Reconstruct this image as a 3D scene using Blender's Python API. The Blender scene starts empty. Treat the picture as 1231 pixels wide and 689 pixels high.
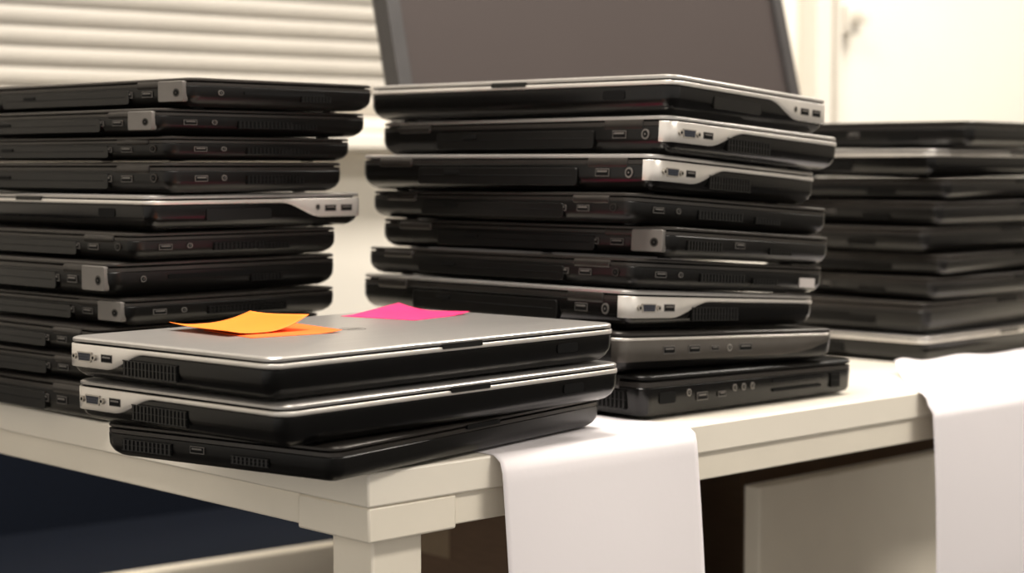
import bpy, bmesh, math, random
from mathutils import Matrix, Vector
random.seed(7)
C = bpy.context.scene.collection
pi = math.pi

# ------------------------------------------------------------ materials
def mat(name, col, rough=0.5, metal=0.0, noise=0.0, nscale=60.0, bump=0.0, bscale=300.0, col2=None, stretch=None, spec=None, emit=None):
    m = bpy.data.materials.new(name); m.use_nodes = True
    nt = m.node_tree; b = nt.nodes["Principled BSDF"]
    b.inputs["Roughness"].default_value = rough
    b.inputs["Metallic"].default_value = metal
    if spec is not None: b.inputs["Specular IOR Level"].default_value = spec
    tc = nt.nodes.new("ShaderNodeTexCoord"); mp = nt.nodes.new("ShaderNodeMapping")
    nt.links.new(tc.outputs["Object"], mp.inputs["Vector"])
    if stretch: mp.inputs["Scale"].default_value = stretch
    nz = nt.nodes.new("ShaderNodeTexNoise"); nz.inputs["Scale"].default_value = nscale
    nz.inputs["Detail"].default_value = 4
    nt.links.new(mp.outputs[0], nz.inputs["Vector"])
    if col2 is None:
        col2 = tuple(min(1, c*(1+noise)) for c in col)
        col1 = tuple(c*(1-noise) for c in col)
    else: col1 = col
    cr = nt.nodes.new("ShaderNodeValToRGB")
    cr.color_ramp.elements[0].position = 0.3; cr.color_ramp.elements[1].position = 0.7
    cr.color_ramp.elements[0].color = (*col1, 1); cr.color_ramp.elements[1].color = (*col2, 1)
    nt.links.new(nz.outputs["Fac"], cr.inputs["Fac"])
    nt.links.new(cr.outputs["Color"], b.inputs["Base Color"])
    if bump:
        n2 = nt.nodes.new("ShaderNodeTexNoise"); n2.inputs["Scale"].default_value = bscale
        nt.links.new(mp.outputs[0], n2.inputs["Vector"])
        bp = nt.nodes.new("ShaderNodeBump"); bp.inputs["Strength"].default_value = bump; bp.inputs["Distance"].default_value = 0.001
        nt.links.new(n2.outputs["Fac"], bp.inputs["Height"]); nt.links.new(bp.outputs[0], b.inputs["Normal"])
    if emit:
        b.inputs["Emission Color"].default_value = (*emit[0], 1); b.inputs["Emission Strength"].default_value = emit[1]
    return m

M_black = mat("black_plastic", (0.0030,0.0028,0.0026), 0.23, 0, 0.15, 80, 0.04, 900, spec=.32)
M_soft = mat("soft_black_plastic", (0.0045,0.0041,0.0037), 0.34, 0, 0.15, 80, 0.06, 900, spec=.29)
M_char = mat("charcoal_metal", (0.032,0.028,0.025), 0.32, 0.45, 0.12, 50, 0.05, 700)
M_lidk = mat("dark_lid_metal", (0.042,0.037,0.033), 0.32, 0.5, 0.1, 20, 0.05, 500, stretch=(1,12,1))
M_silver = mat("brushed_silver", (0.68,0.645,0.60), 0.32, 0.55, 0.06, 30, 0.05, 600)
M_lids = mat("silver_lid_metal", (0.44,0.42,0.40), 0.30, 0.65, 0.04, 14, 0.04, 500, stretch=(1,14,1))
M_plate = mat("grey_hinge_cap", (0.15,0.138,0.127), 0.45, 0.3, 0.08, 40)
M_mid = mat("slim_grey_metal", (0.10,0.089,0.078), 0.36, 0.6, 0.08, 40)
M_hole = mat("port_cavity", (0.002,0.002,0.002), 0.7, 0, 0.1, spec=.15)
M_vga = mat("connector_insert", (0.02,0.024,0.038), 0.5, 0, 0.1)
M_pin = mat("connector_metal", (0.45,0.42,0.38), 0.35, 0.85, 0.05)
M_table = mat("cream_laminate", (0.87,0.81,0.70), 0.34, 0, 0.02, 6, 0.03, 200)
M_tframe = mat("cream_powder_coat", (0.84,0.775,0.655), 0.40, 0, 0.02, 20, 0.05, 900)
M_paper = mat("white_paper", (0.77,0.73,0.745), 0.85, 0, 0.01, 8, 0.1, 120)
M_orange = mat("orange_note_paper", (0.93,0.185,0.002), 0.7, 0, 0.04, 30, emit=None)
M_orange2 = mat("deep_orange_note_paper", (0.86,0.12,0.002), 0.7, 0, 0.04, 30, emit=None)
M_pink = mat("pink_note_paper", (0.80,0.018,0.14), 0.7, 0, 0.04, 30)
M_wall = mat("cream_wall_paint", (0.83,0.785,0.70), 0.8, 0, 0.02, 3, 0.1, 60)
M_trim = mat("trim_paint", (0.74,0.70,0.63), 0.6, 0, 0.02, 5)
M_blind = mat("blind_slat_paint", (0.62,0.585,0.53), 0.5, 0, 0.03, 5)
M_floor = mat("dark_carpet", (0.02,0.019,0.02), 0.95, 0, 0.4, 150, 0.6, 400)
M_ceil = mat("ceiling_paint", (0.75,0.71,0.65), 0.9, 0, 0.02, 4)
M_navy = mat("navy_fabric", (0.0025,0.0045,0.010), 0.9, 0, 0.3, 200, 0.5, 700, spec=.15)
M_card = mat("brown_cardboard", (0.13,0.08,0.048), 0.85, 0, 0.1, 30, 0.1, 100, stretch=(1,1,12))
M_tape = mat("packing_tape", (0.20,0.135,0.075), 0.3, 0, 0.05, 30)
M_bezel = mat("monitor_bezel_plastic", (0.035,0.032,0.032), 0.4, 0, 0.1, 30)
M_screen = mat("switched_off_screen", (0.056,0.046,0.044), 0.22, 0, 0.05, 2)
M_glass = mat("window_pane", (0.5,0.5,0.5), 0.1, 0, 0.02, 2)
M_lamp = mat("lamp_diffuser", (0.9,0.88,0.82), 0.6, 0, 0.01, 5, emit=((1,0.93,0.84), 12.0))
M_label = mat("small_sticker", (0.50,0.46,0.44), 0.6, 0, 0.05, 30)
M_rubber = mat("rubber_foot", (0.02,0.02,0.02), 0.8)

# ------------------------------------------------------------ mesh builder
class MB:
    def __init__(s): s.v=[]; s.f=[]; s.m=[]
    def add(s, vs, fs, mi=0):
        o=len(s.v); s.v+= [tuple(x) for x in vs]
        for f in fs: s.f.append([i+o for i in f]); s.m.append(mi)
    def box(s, x0,x1,y0,y1,z0,z1, mi=0):
        vs=[(x,y,z) for z in (z0,z1) for x,y in ((x0,y0),(x1,y0),(x1,y1),(x0,y1))]
        s.add(vs,[(3,2,1,0),(4,5,6,7),(0,1,5,4),(1,2,6,5),(2,3,7,6),(3,0,4,7)],mi)
    def prism(s, poly, F, n0, n1, mi=0):
        k=len(poly)
        vs=[F(a,b,n0) for a,b in poly]+[F(a,b,n1) for a,b in poly]
        fs=[tuple(range(k))[::-1], tuple(range(k,2*k))]+[(i,(i+1)%k,(i+1)%k+k,i+k) for i in range(k)]
        s.add(vs,fs,mi)
    def loft(s, rings, mi=0):
        k=len(rings[0]); n=len(rings); vs=[p for r in rings for p in r]; fs=[]
        for j in range(n-1):
            for i in range(k):
                fs.append((j*k+i, j*k+(i+1)%k, (j+1)*k+(i+1)%k, (j+1)*k+i))
        fs.append(tuple(range(k))[::-1]); fs.append(tuple((n-1)*k+i for i in range(k)))
        s.add(vs,fs,mi)
    def grid(s, nu, nv, fn, mi=0):
        vs=[fn(i/nu,j/nv) for j in range(nv+1) for i in range(nu+1)]
        fs=[(j*(nu+1)+i, j*(nu+1)+i+1,(j+1)*(nu+1)+i+1,(j+1)*(nu+1)+i) for j in range(nv) for i in range(nu)]
        s.add(vs,fs,mi)
    def obj(s, name, mats, parent=None, bevel=0, solid=0, angle=35, flat=False):
        me=bpy.data.meshes.new(name); me.from_pydata(s.v,[],s.f)
        if not isinstance(mats,(list,tuple)): mats=[mats]
        for m in mats: me.materials.append(m)
        for p,mi in zip(me.polygons,s.m): p.material_index=mi
        bm=bmesh.new(); bm.from_mesh(me); bmesh.ops.recalc_face_normals(bm,faces=bm.faces); bm.to_mesh(me); bm.free()
        if not flat:
            for p in me.polygons: p.use_smooth=True
            me.set_sharp_from_angle(angle=math.radians(angle))
        o=bpy.data.objects.new(name,me); C.objects.link(o)
        if parent: o.parent=parent
        if bevel:
            b=o.modifiers.new("bevel","BEVEL"); b.width=bevel; b.segments=2; b.limit_method='ANGLE'
        if solid:
            sm=o.modifiers.new("solid","SOLIDIFY"); sm.thickness=solid; sm.offset=1
        return o
def empty(name, label, cat, group=None, M=None):
    e=bpy.data.objects.new(name,None); e.empty_display_size=0.05; C.objects.link(e)
    e["label"]=label; e["category"]=cat
    if group: e["group"]=group
    if M is not None: e.matrix_world=M
    return e
def circ(a,b,r,n=16): return [(a+r*math.cos(2*pi*i/n), b+r*math.sin(2*pi*i/n)) for i in range(n)]
def rect(a,b,w,h): return [(a-w/2,b-h/2),(a+w/2,b-h/2),(a+w/2,b+h/2),(a-w/2,b+h/2)]
def rrpoly(a,b,w,h,r,n=4):
    out=[]
    for cx,cy,a0 in ((a+w/2-r,b-h/2+r,-pi/2),(a+w/2-r,b+h/2-r,0),(a-w/2+r,b+h/2-r,pi/2),(a-w/2+r,b-h/2+r,pi)):
        for i in range(n+1):
            t=a0+pi/2*i/n; out.append((cx+r*math.cos(t),cy+r*math.sin(t)))
    return out

# ------------------------------------------------------------ laptop
def make_laptop(style, W, D, T, M, label, group, drop=0.0, ports='left', logo=False, cap=True, seed=0, feet=True, sticker=False):
    """local frame: x width, y rear(+), z up; drop = how much thinner the front edge is"""
    rnd=random.Random(seed)
    e=empty("laptop",label,"laptop",group,M)
    S=T/0.0305; k=drop/T
    def wz(y,z): return z*S*(1-k*(D/2-y)/D)
    R=0.0115
    def ring(z,inset):
        return [(x,y,wz(y,z)) for x,y in rrpoly(0,0,W-2*inset,D-2*inset,max(R-inset*0.6,0.004),6)]
    silver = style=='silver'
    body = M_black if style in('silver','thick') else M_soft
    mb=MB()
    if style=='thick':
        prof=[(0.0012,.008),(.003,.003),(.006,.001),(.0215,0),(.0225,.001)]
    elif style=='slim':
        prof=[(0.0012,.012),(.003,.006),(.008,.002),(.0215,0.0005),(.0225,.001)]
    else:
        prof=[(0.0012,.012),(.0025,.008),(.006,.0035),(.010,.0012),(.013,.0004),(.0215,0),(.0225,.0008)]
    mb.loft([ring(z,i) for z,i in prof]); mb.obj("base",body,e)
    if feet:
        for sx in (-1,1):
            for sy in (-1,1):
                q=MB(); fx=sx*(W/2-.03); fy=sy*(D/2-.03)
                q.loft([[(x,y,wz(y,z)) for x,y in circ(fx,fy,.006,10)] for z in (0,.0014)])
                q.obj("rubber_foot",M_rubber,e)
    # palm deck / rim
    mb=MB(); mb.loft([ring(.0221,.0006),ring(.0224,0.0002),ring(.0254,0.0002),ring(.0258,.001)])
    mb.obj("deck_rim", M_char if style!='slim' else M_mid, e)
    mb=MB(); mb.loft([ring(.0257,.0045),ring(.0275,.0045)]); mb.obj("screen_gasket",M_hole,e)
    # lid
    mb=MB(); mb.loft([ring(.0271,.0012),ring(.0274,.0002),ring(.0292,.0001),ring(.0300,.0009),ring(.0305,.0026)])
    lid=mb.obj("lid", M_lids if silver else (M_lidk if style!='thick' else M_soft), e)
    La=pi*R/2; Ls=D-2*R; Lf=W-2*R
    def pos(s,o):
        if s< -La:
            d=-La-s; return (-W/2+R+d, D/2+o)
        if s<0:
            t=pi/2+ (s+La)/La*pi/2; return (-W/2+R+(R+o)*math.cos(t), D/2-R+(R+o)*math.sin(t))
        if s<=Ls: return (-W/2-o, D/2-R-s)
        if s<=Ls+La:
            t=pi+(s-Ls)/La*pi/2; return (-W/2+R+(R+o)*math.cos(t), -D/2+R+(R+o)*math.sin(t))
        s2=s-Ls-La
        if s2<=Lf: return (-W/2+R+s2, -D/2-o)
        if s2<=Lf+La:
            t=-pi/2+(s2-Lf)/La*pi/2; return (W/2-R+(R+o)*math.cos(t), -D/2+R+(R+o)*math.sin(t))
        s3=s2-Lf-La
        return (W/2+o,-D/2+R+s3)
    mir = -1 if ports=='right' else 1
    def strip(name,samples,zb,zt,m,off=.0005,mirror=1):
        rings=[]
        for s in samples:
            b=zb(s); t=zt(s) if callable(zt) else zt
            pts=[]
            for o,z in ((-.002,b),(off*.5,b),(off,b+.0004),(off,t-.0004),(off*.5,t),(-.002,t)):
                x,y=pos(s,o); pts.append((mirror*x,y,wz(y,z)))
            rings.append(pts)
        q=MB(); n=6
        vs=[p for r in rings for p in r]
        fs=[(j*n+i,j*n+i+1,(j+1)*n+i+1,(j+1)*n+i) for j in range(len(rings)-1) for i in range(n-1)]
        fs+= [tuple(range(n)), tuple((len(rings)-1)*n+i for i in range(n))]
        q.add(vs,fs); return q.obj(name,m,e,angle=60)
    def lin(a,b,n): return [a+(b-a)*i/n for i in range(n+1)]
    def FL(a,b,n): return (mir*(-W/2-n), a, wz(a,b))       # port side
    def FR(a,b,n): return (mir*(-a), D/2+n, wz(D/2,b))      # rear, a measured towards the other side
    def FF(a,b,n): return (a,-D/2-n,wz(-D/2,b))
    yr=D/2-R
    def vga(y,z):
        q=MB(); h=.0072/S**0.5; w=.0175
        q.prism([(y-w/2+.0012,z-h/2),(y+w/2-.0012,z-h/2),(y+w/2,z+h/2),(y-w/2,z+h/2)],FL,0,.0016,1)
        w2=w-.0022; h2=h-.0018
        q.prism([(y-w2/2+.001,z-h2/2),(y+w2/2-.001,z-h2/2),(y+w2/2,z+h2/2),(y-w2/2,z+h2/2)],FL,.001,.0018,0)
        for r in range(3):
            for c in range(5):
                q.prism(circ(y-.0048+c*.0024+(r%2)*.0008, z-.0018+r*.0018,.00045,6),FL,.0015,.0019,2)
        for sgn in (-1,1):
            q.prism(circ(y+sgn*.0118,z,.0024,6),FL,0,.0026,1)
            q.prism(circ(y+sgn*.0118,z,.0012,10),FL,.001,.0027,2)
        q.obj("vga_port",[M_vga,M_pin,M_hole],e)
    def usb(F,y,z,w=.0135,h=.0058,name="usb_port"):
        q=MB(); q.prism(rect(y,z,w,h),F,0,.0008,1); q.prism(rect(y,z,w-.0012,h-.0012),F,.0002,.0010,0)
        q.prism(rect(y,z+h*.15,w-.004,h*.22),F,.0004,.0013,1); q.obj(name,[M_hole,M_plate],e)
    def jack(F,y,z,r=.0028,name="audio_jack",ringm=None):
        q=MB(); q.prism(circ(y,z,r),F,0,.0009,1); q.prism(circ(y,z,r*.68),F,.0002,.0011,0); q.prism(circ(y,z,r*.2,8),F,.0002,.0014,1)
        q.obj(name,[M_hole,ringm or M_pin],e)
    def vent(F,y,z,w,h,n=12):
        q=MB(); q.prism(rect(y,z,w,h),F,-.001,.0006,0)
        for i in range(n):
            yy=y-w/2+w*(i+.5)/n; q.prism(rect(yy,z,w/n*.45,h),F,0,.0012,1)
        q.prism(rect(y,z+h/2,w,.0006),F,0,.0013,1); q.prism(rect(y,z-h/2,w,.0006),F,0,.0013,1); q.prism(rect(y,z,w,.0004),F,0,.00125,1)
        q.obj("vent_grille",[M_hole,M_soft],e)
    # hinges and rear battery
    for sx in (-1,1):
        q=MB(); cx=sx*(W*.36)
        prof=[]
        for i in range(9):
            t=-pi/2+pi*i/8; prof.append((math.cos(t),math.sin(t)))
        rr=[]
        for xx in (cx-.022,cx-.021,cx+.021,cx+.022):
            f=.85 if abs(xx-cx)>.0215 else 1
            rr.append([(xx,D/2-.004+.0052*c*f,wz(D/2,.0235+.0058*s_*f)) for c,s_ in prof]+[(xx,D/2-.006,wz(D/2,.0293)),(xx,D/2-.006,wz(D/2,.0177))])
        q.loft(rr); q.obj("hinge",M_char,e)
    q=MB(); bw=W*.27
    q.prism(rrpoly(0,.012,bw*2,.0145,.003),FR,-.004,.0016,0)
    q.prism(rect(0,.0125,bw*2-.012,.0006),FR,0,.0020,1)
    q.prism(rect(-bw*.55,.0150,.018,.003),FR,0,.0026,1)
    q.obj("battery",[M_soft,M_hole],e,bevel=.0006)
    if silver:
        # silver rim with swooping port panel
        def zb(s):
            a=Ls*.18; b=Ls*.40
            if s<a: z=.0095
            elif s<b:
                t=(s-a)/(b-a); t=t*t*(3-2*t); z=.0095+(.0226-.0095)*t
            else: z=.0226
            return z
        strip("port_panel",lin(-La*1.0,0,6)+lin(.004,Ls*.5,26)[0:],zb,.0258,M_silver,.0006,mir)
        strip("silver_rim",lin(Ls*.5,Ls,6)+lin(Ls+La/6,Ls+La,5)+lin(Ls+La+.01,Ls+La+Lf,8)+lin(Ls+La+Lf+La/6,Ls+2*La+Lf,5)+lin(Ls+2*La+Lf+.01,2*Ls+2*La+Lf,6),lambda s:.0226,.0258,M_silver,.0006,mir)
        z0=.0172
        if ports=='left':
            vga(yr-.013,z0); usb(FL,yr-.039,z0+.0002)
            vent(FL,yr-Ls*.43,.0125,.062,.0105,15)
        else:
            usb(FL,yr-.010,z0); usb(FL,yr-.029,z0); jack(FL,yr-.044,z0+.001)
            q=MB(); q.prism(rrpoly(yr-Ls*.62,.0135,.07,.0095,.002),FL,-.001,.0007,0); q.obj("drive_cover",M_soft,e)
        usb(FR,W/2-.055,.0155,.015,.0062,"hdmi_port"); jack(FR,W/2-.026,.0155,.0042,"power_jack",M_plate)
        # front latch
        q=MB(); q.prism(rrpoly(0.0,.0262,.042,.0038,.0012),FF,-.002,.0012,0); q.obj("lid_latch",M_black,e)
        q=MB(); q.prism(rrpoly(W*.33,.0155,.024,.007,.002),FF,-.001,.0005,0); q.obj("card_slot",M_hole,e)
    elif style=='black':
        if cap:
            q=MB(); q.prism(rrpoly(W/2-.024,.0165,.034,.0215,.002),FR,-.003,.0022,0); q.obj("hinge_cap",M_plate,e,bevel=.0006)["label"]="light grey hinge cap"
            def FR2(a,b,n): return FR(a,b,n+.0014)
            jack(FR2,W/2-.016,.0150,.0045,"power_jack",M_char)
        else: jack(FR,W/2-.022,.0155,.0042,"power_jack",M_char)
        usb(FR,W/2-.058,.0145,.0145,.0062,"hdmi_port"); usb(FR,W/2-.086,.0145,.0145,.0062)
        r0=rnd.random()
        if r0<.35: vent(FL,yr-.035,.0135,.05,.009,12); usb(FL,yr-.085,.0160)
        elif r0<.7:
            usb(FL,yr-.02,.0150); jack(FL,yr-.045,.0155,.0028,"audio_jack",M_plate); vent(FL,yr-.10,.0135,.06,.008,14)
        else:
            q=MB(); q.prism(rrpoly(yr-.09,.0165,.09,.004,.0015),FL,-.001,.0006,0); q.obj("optical_drive",M_hole,e)
            jack(FL,yr-.02,.0155,.0028,"audio_jack",M_plate)
        q=MB(); q.prism(rrpoly(0.0,.0262,.042,.0038,.0012),FF,-.002,.0012,0); q.obj("lid_latch",M_hole,e)
        vent(FL,-yr*.35,.0120,.035,.006,9)
        if sticker:
            q=MB(); q.prism(rrpoly(-yr*.86,.0125,.022,.010,.001),FL,-.001,.0009,0); q.obj("sticker",M_label,e)["label"]="small pale asset sticker"
    elif style=='slim':
        strip("port_panel",lin(-La*.9,0,6)+lin(.004,Ls,12),lambda s:.0085+.010*max(0,(s/Ls-.75)/.25)**2,.0258,M_mid,.0006,mir)
        strip("silver_edge",lin(-La*.9,0,6)+lin(.004,Ls,12),lambda s:.0240,.0260,M_silver,.0011,mir)
        for yy in (.045,.075): usb(FLo(FL),yr-yy,.0165)
        usb(FLo(FL),yr-.100,.0165,.010,.004,"hdmi_port"); jack(FLo(FL),yr-.118,.0165)
        usb(FLo(FL),yr-.138,.0165,.016,.006,"card_slot")
    elif style=='thick':
        q=MB(); q.prism(rrpoly(yr-.018,.0145,.020,.008,.002),FL,-.001,.0006,0); q.obj("network_port",M_hole,e)
        jack(FL,yr-.045,.0165,.0026); 
        usb(FL,yr-.062,.013); usb(FL,yr-.088,.013,.010,.004,"firewire_port"); 
        for i,yy in enumerate((.105,.117,.129)): jack(FL,yr-yy,.0165,.0026)
        q=MB(); q.prism(rrpoly(yr-Ls*.72,.0185,.07,.0022,.001),FL,-.001,.0006,0); q.prism(rrpoly(yr-Ls*.72,.0110,.07,.0022,.001),FL,-.001,.0006,0); q.obj("card_slot",M_hole,e)
        vent(FR,W/2-.045,.0130,.05,.012,10)
        vent(FL,yr-Ls*.93,.0135,.014,.011,4)
    if logo:
        q=MB(); n=48; zt=.0306
        ro,ri=.0105,.0095
        vs=[];fs=[]
        for i in range(n):
            t=2*pi*i/n
            for r,z in ((ro,zt),(ro,zt+.0001),(ri,zt+.0001),(ri,zt)): vs.append((r*math.cos(t),r*math.sin(t),wz(0,z)))
        for i in range(n):
            j=(i+1)%n
            for a in range(3): fs.append((i*4+a,j*4+a,j*4+a+1,i*4+a+1))
        q.add(vs,fs)
        lo=q.obj("logo",M_plate,e)
        cu=bpy.data.curves.new("t",'FONT'); cu.body="DELL"; cu.size=.0070; cu.extrude=.00006; cu.align_x='CENTER'; cu.align_y='CENTER'
        to=bpy.data.objects.new("t",cu); C.objects.link(to)
        dg=bpy.context.evaluated_depsgraph_get(); me=bpy.data.meshes.new_from_object(to.evaluated_get(dg)); bpy.data.objects.remove(to)
        me.materials.clear(); me.materials.append(M_plate)
        t=bpy.data.objects.new("logo_lettering",me); C.objects.link(t); t.parent=lo; t.location=(0,0,wz(0,.0306)); t.rotation_euler=(0,0,pi)
    return e
def FLo(F):
    return lambda a,b,n: F(a,b,n+.0006)

TZ=0.75
def Mplace(px,py,z,yaw,corner,W,D,tilt=0,ax=0,rot180=False):
    """near corner world position -> matrix"""
    cx,cy=corner
    c=Vector((cx*W/2,cy*D/2,0))
    R=Matrix.Rotation(tilt,4,Vector((math.cos(ax),math.sin(ax),0))) if tilt else Matrix.Identity(4)
    return Matrix.Translation((px,py,z))@R@Matrix.Rotation(yaw,4,'Z')@Matrix.Translation(-c)
rad=math.radians

FOC=2200.0
# ---- front stack (bottom to top): style,W,D,T,near corner,yaw,label
g="laptops in the short stack"
z=TZ+.0008
front=[('black',.340,.223,.0265,(-.118,1.212),55.5,"thin black laptop under two silver-rimmed laptops at table corner",False,3),
       ('silver',.358,.232,.0310,(-.149,1.187),48.5,"closed laptop with silver rim, middle of a short stack",False,1),
       ('silver',.358,.231,.0312,(-.156,1.185),48,"brushed grey laptop with orange and pink sticky notes on lid",True,2)]
Mtop=None
for st,W,D,T,p,yw,lab,lg,sd in front:
    M=Mplace(p[0],p[1],z,rad(yw),(-1,-1),W,D)
    make_laptop(st,W,D,T,M,lab,g,logo=lg,seed=sd,cap=False)
    z+=T+.0006; Mtop=M; Ttop=T; Wt,Dt=W,D

# ---- middle stack
g="laptops in the tall middle stack"
P0=Vector((.118,1.526)); ax=rad(136.5); fdir=Vector((math.sin(rad(43.5)),math.cos(rad(43.5))))
mid=[ # style, W, D, T, cornerpx, yawoffset, drop, kind, label
 ('thick',.36,.290,.0385,774,-4,.006,'L',"thick old black laptop with many side ports under a stack"),
 ('slim',.36,.270,.0360,744,-8,.006,'L',"grey-sided slim laptop near the bottom of a tall stack"),
 ('silver',.365,.252,.0345,754,-4,.006,'L',"laptop with silver port panel and display socket in a stack"),
 ('black',.365,.257,.0260,762,-4,0,'Lx',"plain black laptop in a tall stack"),
 ('black',.36,.240,.0270,805,0,0,'L',"black laptop with light grey hinge cap in a tall stack"),
 ('black',.355,.266,.0262,759,-4,0,'Lx',"black laptop with smooth sides in a tall stack"),
 ('silver',.36,.247,.0325,784,1,0,'L',"silver-sided laptop with dark hinge end, high in tall stack"),
 ('silver',.365,.248,.0322,803,-1,0,'L',"laptop with silver side panel, second from top of stack"),
 ('silver',.37,.237,.0335,806,1,0,'R',"silver-rimmed laptop turned front outwards on top of a stack"),
]
z=TZ+.0008; tilt=0
for i,(st,W,D,T,cpx,dy,drop,kd,lab) in enumerate(mid):
    X=(cpx-615)*1.526/FOC
    p=Vector((X,1.526)); zz=z-math.tan(tilt)*((p-P0).dot(fdir))
    if kd=='R':
        M=Mplace(p.x,p.y,zz,rad(136.5+dy+180),(1,-1),W,D,tilt,ax)
        make_laptop(st,W,D,T,M,lab,g,drop=0,ports='right',seed=i)
    else:
        M=Mplace(p.x,p.y,zz,rad(136.5+dy),(-1,1),W,D,tilt,ax)
        make_laptop(st,W,D,T,M,lab,g,drop=drop,seed=i*3+1,cap=(kd=='L'),sticker=(i==3))
    z+=T+.0007; tilt+=drop/D

# ---- left stack
g="laptops in the tall stack near the window"
left=[ # bottom->top  style,W,D,Tpx,cornerpx,yawoff,kind
 ('black',.36,.238,46,118,0,'Lx'),('black',.36,.238,32,122,1,'Lx'),('black',.36,.238,34,118,-1,'Lx'),
 ('black',.36,.230,34,152,0,'L'),('black',.36,.245,42,132,-1,'L'),('black',.36,.225,34,160,0,'Lx'),
 ('silver',.365,.236,44,180,0,'R'),('black',.36,.200,38,206,3,'Lx'),('black',.36,.208,30,205,2,'Lx'),
 ('black',.36,.232,32,192,0,'L'),('black',.36,.209,35,230,1,'L')]
labs={'R':"silver-rimmed laptop turned front outwards in a tall stack",'L':"black laptop with light grey hinge cap and round power socket",'Lx':"plain black closed laptop in a tall stack"}
z=TZ+.0008
for i,(st,W,D,tp,cpx,dy,kd) in enumerate(left):
    T=tp*1.511/FOC*1.022
    X=(cpx-615)*1.511/FOC
    if kd=='R':
        M=Mplace(X,1.511,z,rad(136.5+dy+180),(1,-1),W,D)
        make_laptop(st,W,D,T,M,labs[kd],g,ports='right',seed=i)
    else:
        M=Mplace(X,1.511,z,rad(136.5+dy),(-1,1),W,D)
        make_laptop(st,W,D,T,M,labs[kd],g,seed=i*5+2,cap=(kd=='L'))
    z+=T+.0006

# ---- right stack
g="laptops in the far stack"
right=[('silver',34,1112),('black',42,1115),('black',30,1122),('black',28,1134),('black',33,1112),('black',32,1128),('black',28,1138),('silver',36,1118),('black',34,1165)]
z=TZ+.0012
for i,(st,tp,cpx) in enumerate(right):
    T=tp*1.97/FOC*.97; X=(cpx-615)*1.97/FOC
    M=Mplace(X,1.97,z,rad(45+[0,2,-3,2,0,-2,3,-1,4][i]),(-1,-1),.36,.24)
    make_laptop(st,.36,.24,T,M,"closed dark laptop in a stack resting on a paper sheet" if st=='black' else "closed laptop with silver rim in a stack beside paper sheets",g,seed=i*7+4,cap=False)
    z+=T+.0006

# ------------------------------------------------------------ sticky notes
def note(name,m,cx,cy,rot,lab,curl,zoff=0.0,ku=0,kv=.35):
    # cx,cy in lid frame of the top laptop of the short stack
    q=MB(); s=.076; n=20
    def fn(u,v):
        zz=curl(u,v)
        a=(u-.5)*s-zz*ku; b=(v-.5)*s-zz*kv
        ca,sa=math.cos(rot),math.sin(rot)
        return (ca*a-sa*b, sa*a+ca*b, zz)
    q.grid(n,n,fn)
    o=q.obj(name,m,None,solid=.0003,angle=180)
    o.matrix_world=Mtop@Matrix.Translation((cx,cy,Ttop+.0004+zoff))
    o["label"]=lab; o["category"]="sticky note"; o["group"]="sticky notes on the laptop lid"
    return o
note("sticky_note",M_orange2,-.056,.028,rad(-12),"deep orange sticky note lying flat on grey laptop lid",
     lambda u,v: .002*max(0,(u-.7)/.3)**2)
note("sticky_note",M_orange,-.064,.055,rad(-4),"bright orange sticky note with strongly curled edge on grey lid",
     lambda u,v: .0030*max(0,(.3-u)/.3)**2 + .0105*max(0,(u-.45)/.55)**1.8*(1.05-.35*v) +.002*max(0,(v-.5)/.5)**2+.0006, .0006,.3,.1)
note("sticky_note",M_pink,.118,.062,rad(8),"hot pink sticky note with lifted corner on grey lid",
     lambda u,v: .0065*max(0,(v-.45)/.55)**1.8*max(0,(u-.2)/.8)+.0022*max(0,(u-.6)/.4)**2*(1-v))

# ------------------------------------------------------------ table
CX,CY=-.101,1.2715; TU=rad(43.5)
Mt=Matrix.Translation((CX,CY,0))@Matrix.Rotation(TU,4,'Z')
tab=empty("table","cream laminate work table with square legs","table",None,Mt)
LU,LV=1.75,.86
q=MB(); q.box(0,LU,0,LV,TZ-.025,TZ); q.obj("tabletop",M_table,tab,bevel=.0018)
def rail(x0,x1,y0,y1):
    q=MB(); q.box(x0,x1,y0,y1,TZ-.049,TZ-.0252); q.obj("frame_rail",M_tframe,tab,bevel=.0015)
rail(.085,LU-.085,.006,.046); rail(.085,LU-.085,LV-.046,LV-.006); rail(.006,.046,.085,LV-.085); rail(LU-.046,LU-.006,.085,LV-.085)
for (x,y) in ((0,0),(1,0),(0,1),(1,1)):
    x0=.002 if x==0 else LU-.085; y0=.002 if y==0 else LV-.085
    q=MB(); q.box(x0,x0+.083,y0,y0+.083,TZ-.051,TZ-.0252); q.obj("corner_bracket",M_tframe,tab,bevel=.002)
    lx=x0+.018; ly=y0+.018
    q=MB(); q.box(lx,lx+.047,ly,ly+.047,0.012,TZ-.0512); q.obj("leg",M_tframe,tab,bevel=.002)
    q=MB(); q.loft([[(a,b,zz) for a,b in circ(lx+.0235,ly+.0235,.02,16)] for zz in (0,.012)]); q.obj("leg_foot",M_rubber,tab)

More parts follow.
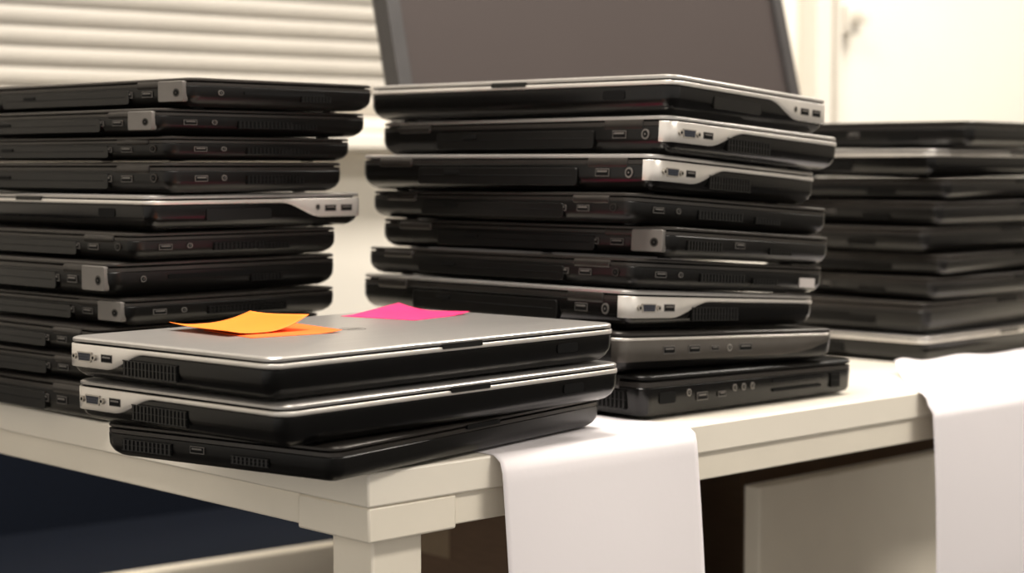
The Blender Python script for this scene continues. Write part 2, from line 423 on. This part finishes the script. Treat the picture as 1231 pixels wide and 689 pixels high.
# papers: sheet running from table over the front edge
def paper(u0,u1,vback,hang,lab,skew=0,bumpf=0,seedp=0,bumpmax=1.0,tskew=0.0):
    q=MB(); r=.012; L1=vback; L2=pi*r/2; n=70; tot=L1+L2+hang
    def fn(a,b):
        s=b*tot; u=u0+(u1-u0)*a
        if s<L1: v=vback-s; zz=TZ+.0004; u+=tskew*v
        elif s<L1+L2:
            t=(s-L1)/r; v=-r*math.sin(t); zz=TZ+.0004-r*(1-math.cos(t)); 
        else:
            h=s-L1-L2; v=-r-.006*math.sin(h*9+seedp)-.03*h; zz=TZ-r-h; u+=skew*h
            v-= .004*math.sin(a*pi*1.0)*min(1,h*6)
        if s<L1:
            zz+= bumpf*max(0,1-s/.05)**2*(.42+.45*math.exp(-((a-.03)/.10)**2)+.30*math.exp(-((a-.42)/.16)**2)+.08*math.sin(a*9))
        return (u,v,zz)
    q.grid(40,n,fn); o=q.obj("paper_sheet",M_paper,None,solid=.0002,angle=180)
    o.matrix_world=Mt; o["label"]=lab; o["category"]="paper"; o["group"]="paper sheets hanging over the table edge"
paper(.118,.338,.235,.34,"long white paper sheet draped over the cream table edge",0.01)
paper(.672,.965,.108,.34,"white paper sheet with curled back edge draped over table edge",.03,.016,1,1.2,1.1)

# ------------------------------------------------------------ monitor
a=rad(38)
Mm=Matrix.Translation((.160,2.19,TZ))@Matrix.Rotation(a,4,'Z')
mon=empty("monitor","large dark flat monitor leaning back on its stand, switched off","monitor",None,Mm)
tiltm=rad(-15); RT=Matrix.Rotation(tiltm,4,'X'); base0=.10; MW,MH=.642,.40
def tb(name,x0,x1,y0,y1,z0,z1,m,bev=.003):
    q=MB(); q.box(x0,x1,y0,y1,z0,z1); o=q.obj(name,m,mon,bevel=bev); o.matrix_local=Matrix.Translation((0,0,base0))@RT; return o
tb("rear_housing",-MW/2+.01,MW/2-.01,.012,.045,.01,MH-.01,M_bezel,.01)
q=MB()
bz=.018
q.box(-MW/2,MW/2,-.004,.014,0,bz+.006); q.box(-MW/2,MW/2,-.004,.014,MH-bz,MH); q.box(-MW/2,-MW/2+bz,-.004,.014,0,MH); q.box(MW/2-bz,MW/2,-.004,.014,0,MH)
o=q.obj("bezel",M_bezel,mon); o.matrix_local=Matrix.Translation((0,0,base0))@RT
tb("screen",-MW/2+bz,MW/2-bz,.001,.012,bz,MH-bz,M_screen,0)
q=MB(); q.loft([[(x,y,zz) for x,y in rrpoly(0,.06,.26,.20,.03)] for zz in (.001,.010,.014)]); q.obj("stand_base",M_bezel,mon)
q=MB(); q.box(-.04,.04,.062,.085,.014,.30); q.obj("stand_neck",M_bezel,mon,bevel=.004)

# ------------------------------------------------------------ room
wa=rad(38); P=Vector((0,3.2,0))
Mw=Matrix.Translation(P)@Matrix.Rotation(wa,4,'Z')   # local x along wall, local -y into the room
def struct(o): o["kind"]="structure"; return o
q=MB(); q.box(-4,5,0,.15,0,2.7); o=q.obj("wall_back",M_wall,None); o.matrix_world=Mw; struct(o)
q=MB(); q.box(-4.0,5,-6,.15,-.1,0); o=q.obj("floor",M_floor,None); o.matrix_world=Mw; struct(o)
q=MB(); q.box(-4.0,5,-6,.15,2.7,2.8); o=q.obj("ceiling",M_ceil,None); o.matrix_world=Mw; struct(o)
q=MB(); q.box(4.85,5,-6,0,0,2.7); o=q.obj("wall_right",M_wall,None); o.matrix_world=Mw; struct(o)
q=MB(); q.box(-4,5,-.018,0,0,.09); o=q.obj("baseboard_back",M_trim,None,bevel=.004); o.matrix_world=Mw; struct(o)
# window frame + sill
WX0,WX1,WZ0,WZ1=-2.2,-.20,1.02,2.2
q=MB(); f=.05
for b in ((WX0-f,WX1+f,-.03,0,WZ1,WZ1+f),(WX0-f,WX0,-.03,0,WZ0,WZ1),(WX1,WX1+f,-.03,0,WZ0,WZ1),((WX0+WX1)/2-.025,(WX0+WX1)/2+.025,-.03,0,WZ0,WZ1)): q.box(*b)
q.box(WX0,WX1,-.006,0,WZ0,WZ1,1)
o=q.obj("window_1",[M_trim,M_glass],None,bevel=.003); o.matrix_world=Mw; struct(o)
q=MB(); q.box(WX0-.08,WX1+.08,-.10,0,WZ0-.03,WZ0-.001); o=q.obj("trim_1",M_trim,None,bevel=.006); o.matrix_world=Mw; struct(o)
# blinds
bl=empty("window_blind","closed cream venetian blind covering the window","blind",None,Mw@Matrix.Translation(((WX0+WX1)/2,-.06,1.03)))
q=MB(); bwid=(WX1-WX0)/2+.03; zz=.03
while zz<1.17:
    pts=[]
    for i in range(7):
        t=(i/6-.5); pts.append((-.015*t*2*.5 - .005*(1-4*t*t), zz+.031*t))
    q.add([(sx,p[0],p[1]) for sx in (-bwid,bwid) for p in pts],[(i,i+1,8+i,7+i) for i in range(6)])
    zz+=.0285
q.obj("slats",M_blind,bl,angle=80)
q=MB(); q.box(-bwid,bwid,-.02,.02,1.17,1.21); q.obj("headrail",M_trim,bl,bevel=.003)
q=MB(); q.box(-bwid,bwid,-.012,.010,-.008,.012); q.obj("bottom_rail",M_trim,bl,bevel=.003)
# vertical trims to the side of the window
q=MB(); q.box(.72,.765,-.05,0,.0,2.7); q.box(.80,.815,-.03,0,0,2.7); o=q.obj("trim_2",M_trim,None,bevel=.004); o.matrix_world=Mw; struct(o)
br=empty("wall_bracket","small pale bracket fixed to the wall trim","bracket",None,Mw@Matrix.Translation((.835,0,1.26)))
q=MB(); q.box(-.012,.03,-.035,-.0,-.03,.03); q.obj("plate",M_trim,br,bevel=.003)
q=MB(); q.box(-.004,.018,-.07,-.0352,-.010,.012); q.obj("hook",M_trim,br,bevel=.003)
q=MB(); q.box(-.23,-.20,-.03,0,.09,WZ0-.031); o=q.obj("trim_3",M_trim,None,bevel=.004); o.matrix_world=Mw; struct(o)

# bench under window
bn=empty("bench","low navy upholstered bench with cream front rail","bench",None,Mw@Matrix.Translation((-1.0,-.33,0)))
q=MB(); q.box(-1.3,.95,-.09,.24,.36,.452); q.obj("seat_cushion",M_navy,bn,bevel=.012)
q=MB(); q.box(-1.3,.95,.24,.30,.36,.70); q.obj("back_cushion",M_navy,bn,bevel=.012)
q=MB(); q.box(-1.3,.95,-.115,-.091,.34,.455); q.obj("front_rail",M_tframe,bn,bevel=.003)
for xx in (-1.25,.88):
    for yy in (-.11,.22):
        q=MB(); q.box(xx,xx+.05,yy,yy+.05,0,.339); q.obj("leg",M_tframe,bn,bevel=.003)

# freestanding board under table (table frame coordinates)
cab=empty("panel_board","cream freestanding board on feet under the table","board",None,Mt@Matrix.Translation((.735,.24,0)))
q=MB(); q.box(0,.80,0,.022,.02,.62); q.obj("panel",M_tframe,cab,bevel=.002)
for x in (.08,.66):
    q=MB(); q.box(x,x+.05,-.06,.08,0,.0199); q.obj("foot",M_tframe,cab,bevel=.002)

def cbox(x,y,rot,w,d,h,z0,lab):
    e=empty("cardboard_box",lab,"box","cardboard boxes under the table",Matrix.Translation((x,y,z0))@Matrix.Rotation(rot,4,'Z'))
    q=MB(); q.box(-w/2,w/2,-d/2,d/2,0,h-.004); q.obj("body",M_card,e,bevel=.003)
    for s in (-1,1):
        q=MB(); q.box(-w/2,w/2,min(.001*s,s*d/2),max(.001*s,s*d/2),h-.0035,h); q.obj("flap",M_card,e)
    q=MB(); q.box(-w/2-.0006,w/2+.0006,-.025,.025,h+.0001,h+.0006); q.box(-w/2-.0007,-w/2,-.025,.025,h-.08,h+.0006); q.box(w/2,w/2+.0007,-.025,.025,h-.08,h+.0006); q.obj("tape",M_tape,e)
cbox(.02,2.12,rad(40),.30,.28,.34,0,"brown cardboard box on the floor under the table")
cbox(.02,2.12,rad(43),.29,.26,.27,.3412,"smaller brown cardboard box stacked on another")
cbox(.42,2.50,rad(41),.60,.28,.36,0,"brown cardboard box on the floor behind the cream board")
cbox(.42,2.50,rad(40),.58,.26,.27,.3612,"taped cardboard box on top of a larger one")

# ------------------------------------------------------------ lights
for i,(lx,ly) in enumerate(((-1.3,-1.3),(.9,-1.3),(-.2,-3.6))):
    e=empty("ceiling_light","rectangular warm white ceiling light panel","lamp","ceiling light panels",Mw@Matrix.Translation((lx,ly,2.7)))
    q=MB(); q.box(-.62,.62,-.32,.32,-.04,-.001); q.obj("housing",M_trim,e,bevel=.003)
    q=MB(); q.box(-.6,.6,-.3,.3,-.045,-.0401); q.obj("diffuser",M_lamp,e)
    L=bpy.data.lights.new("panel_light",'AREA'); L.shape='RECTANGLE'; L.size=1.2; L.size_y=.6; L.energy=46; L.color=(1,.93,.84)
    lo=bpy.data.objects.new("panel_light",L); C.objects.link(lo); lo.parent=e; lo.location=(0,0,-.06)
w=bpy.data.worlds.new("World"); bpy.context.scene.world=w; w.use_nodes=True
bg=w.node_tree.nodes["Background"]; bg.inputs[0].default_value=(1,.935,.855,1); bg.inputs[1].default_value=.95

# ------------------------------------------------------------ camera
cam=bpy.data.cameras.new("camera"); co=bpy.data.objects.new("camera",cam); C.objects.link(co)
cam.sensor_width=36; cam.lens=36*FOC/1231; cam.clip_start=.05
co.location=(0,0,TZ+.215); co.rotation_euler=(pi/2-math.atan(144.5/FOC),0,0)
cam.dof.use_dof=True; cam.dof.focus_distance=1.38; cam.dof.aperture_fstop=5.6
bpy.context.scene.camera=co
vs=bpy.context.scene.view_settings; vs.view_transform='Standard'; vs.look='None'; vs.exposure=0
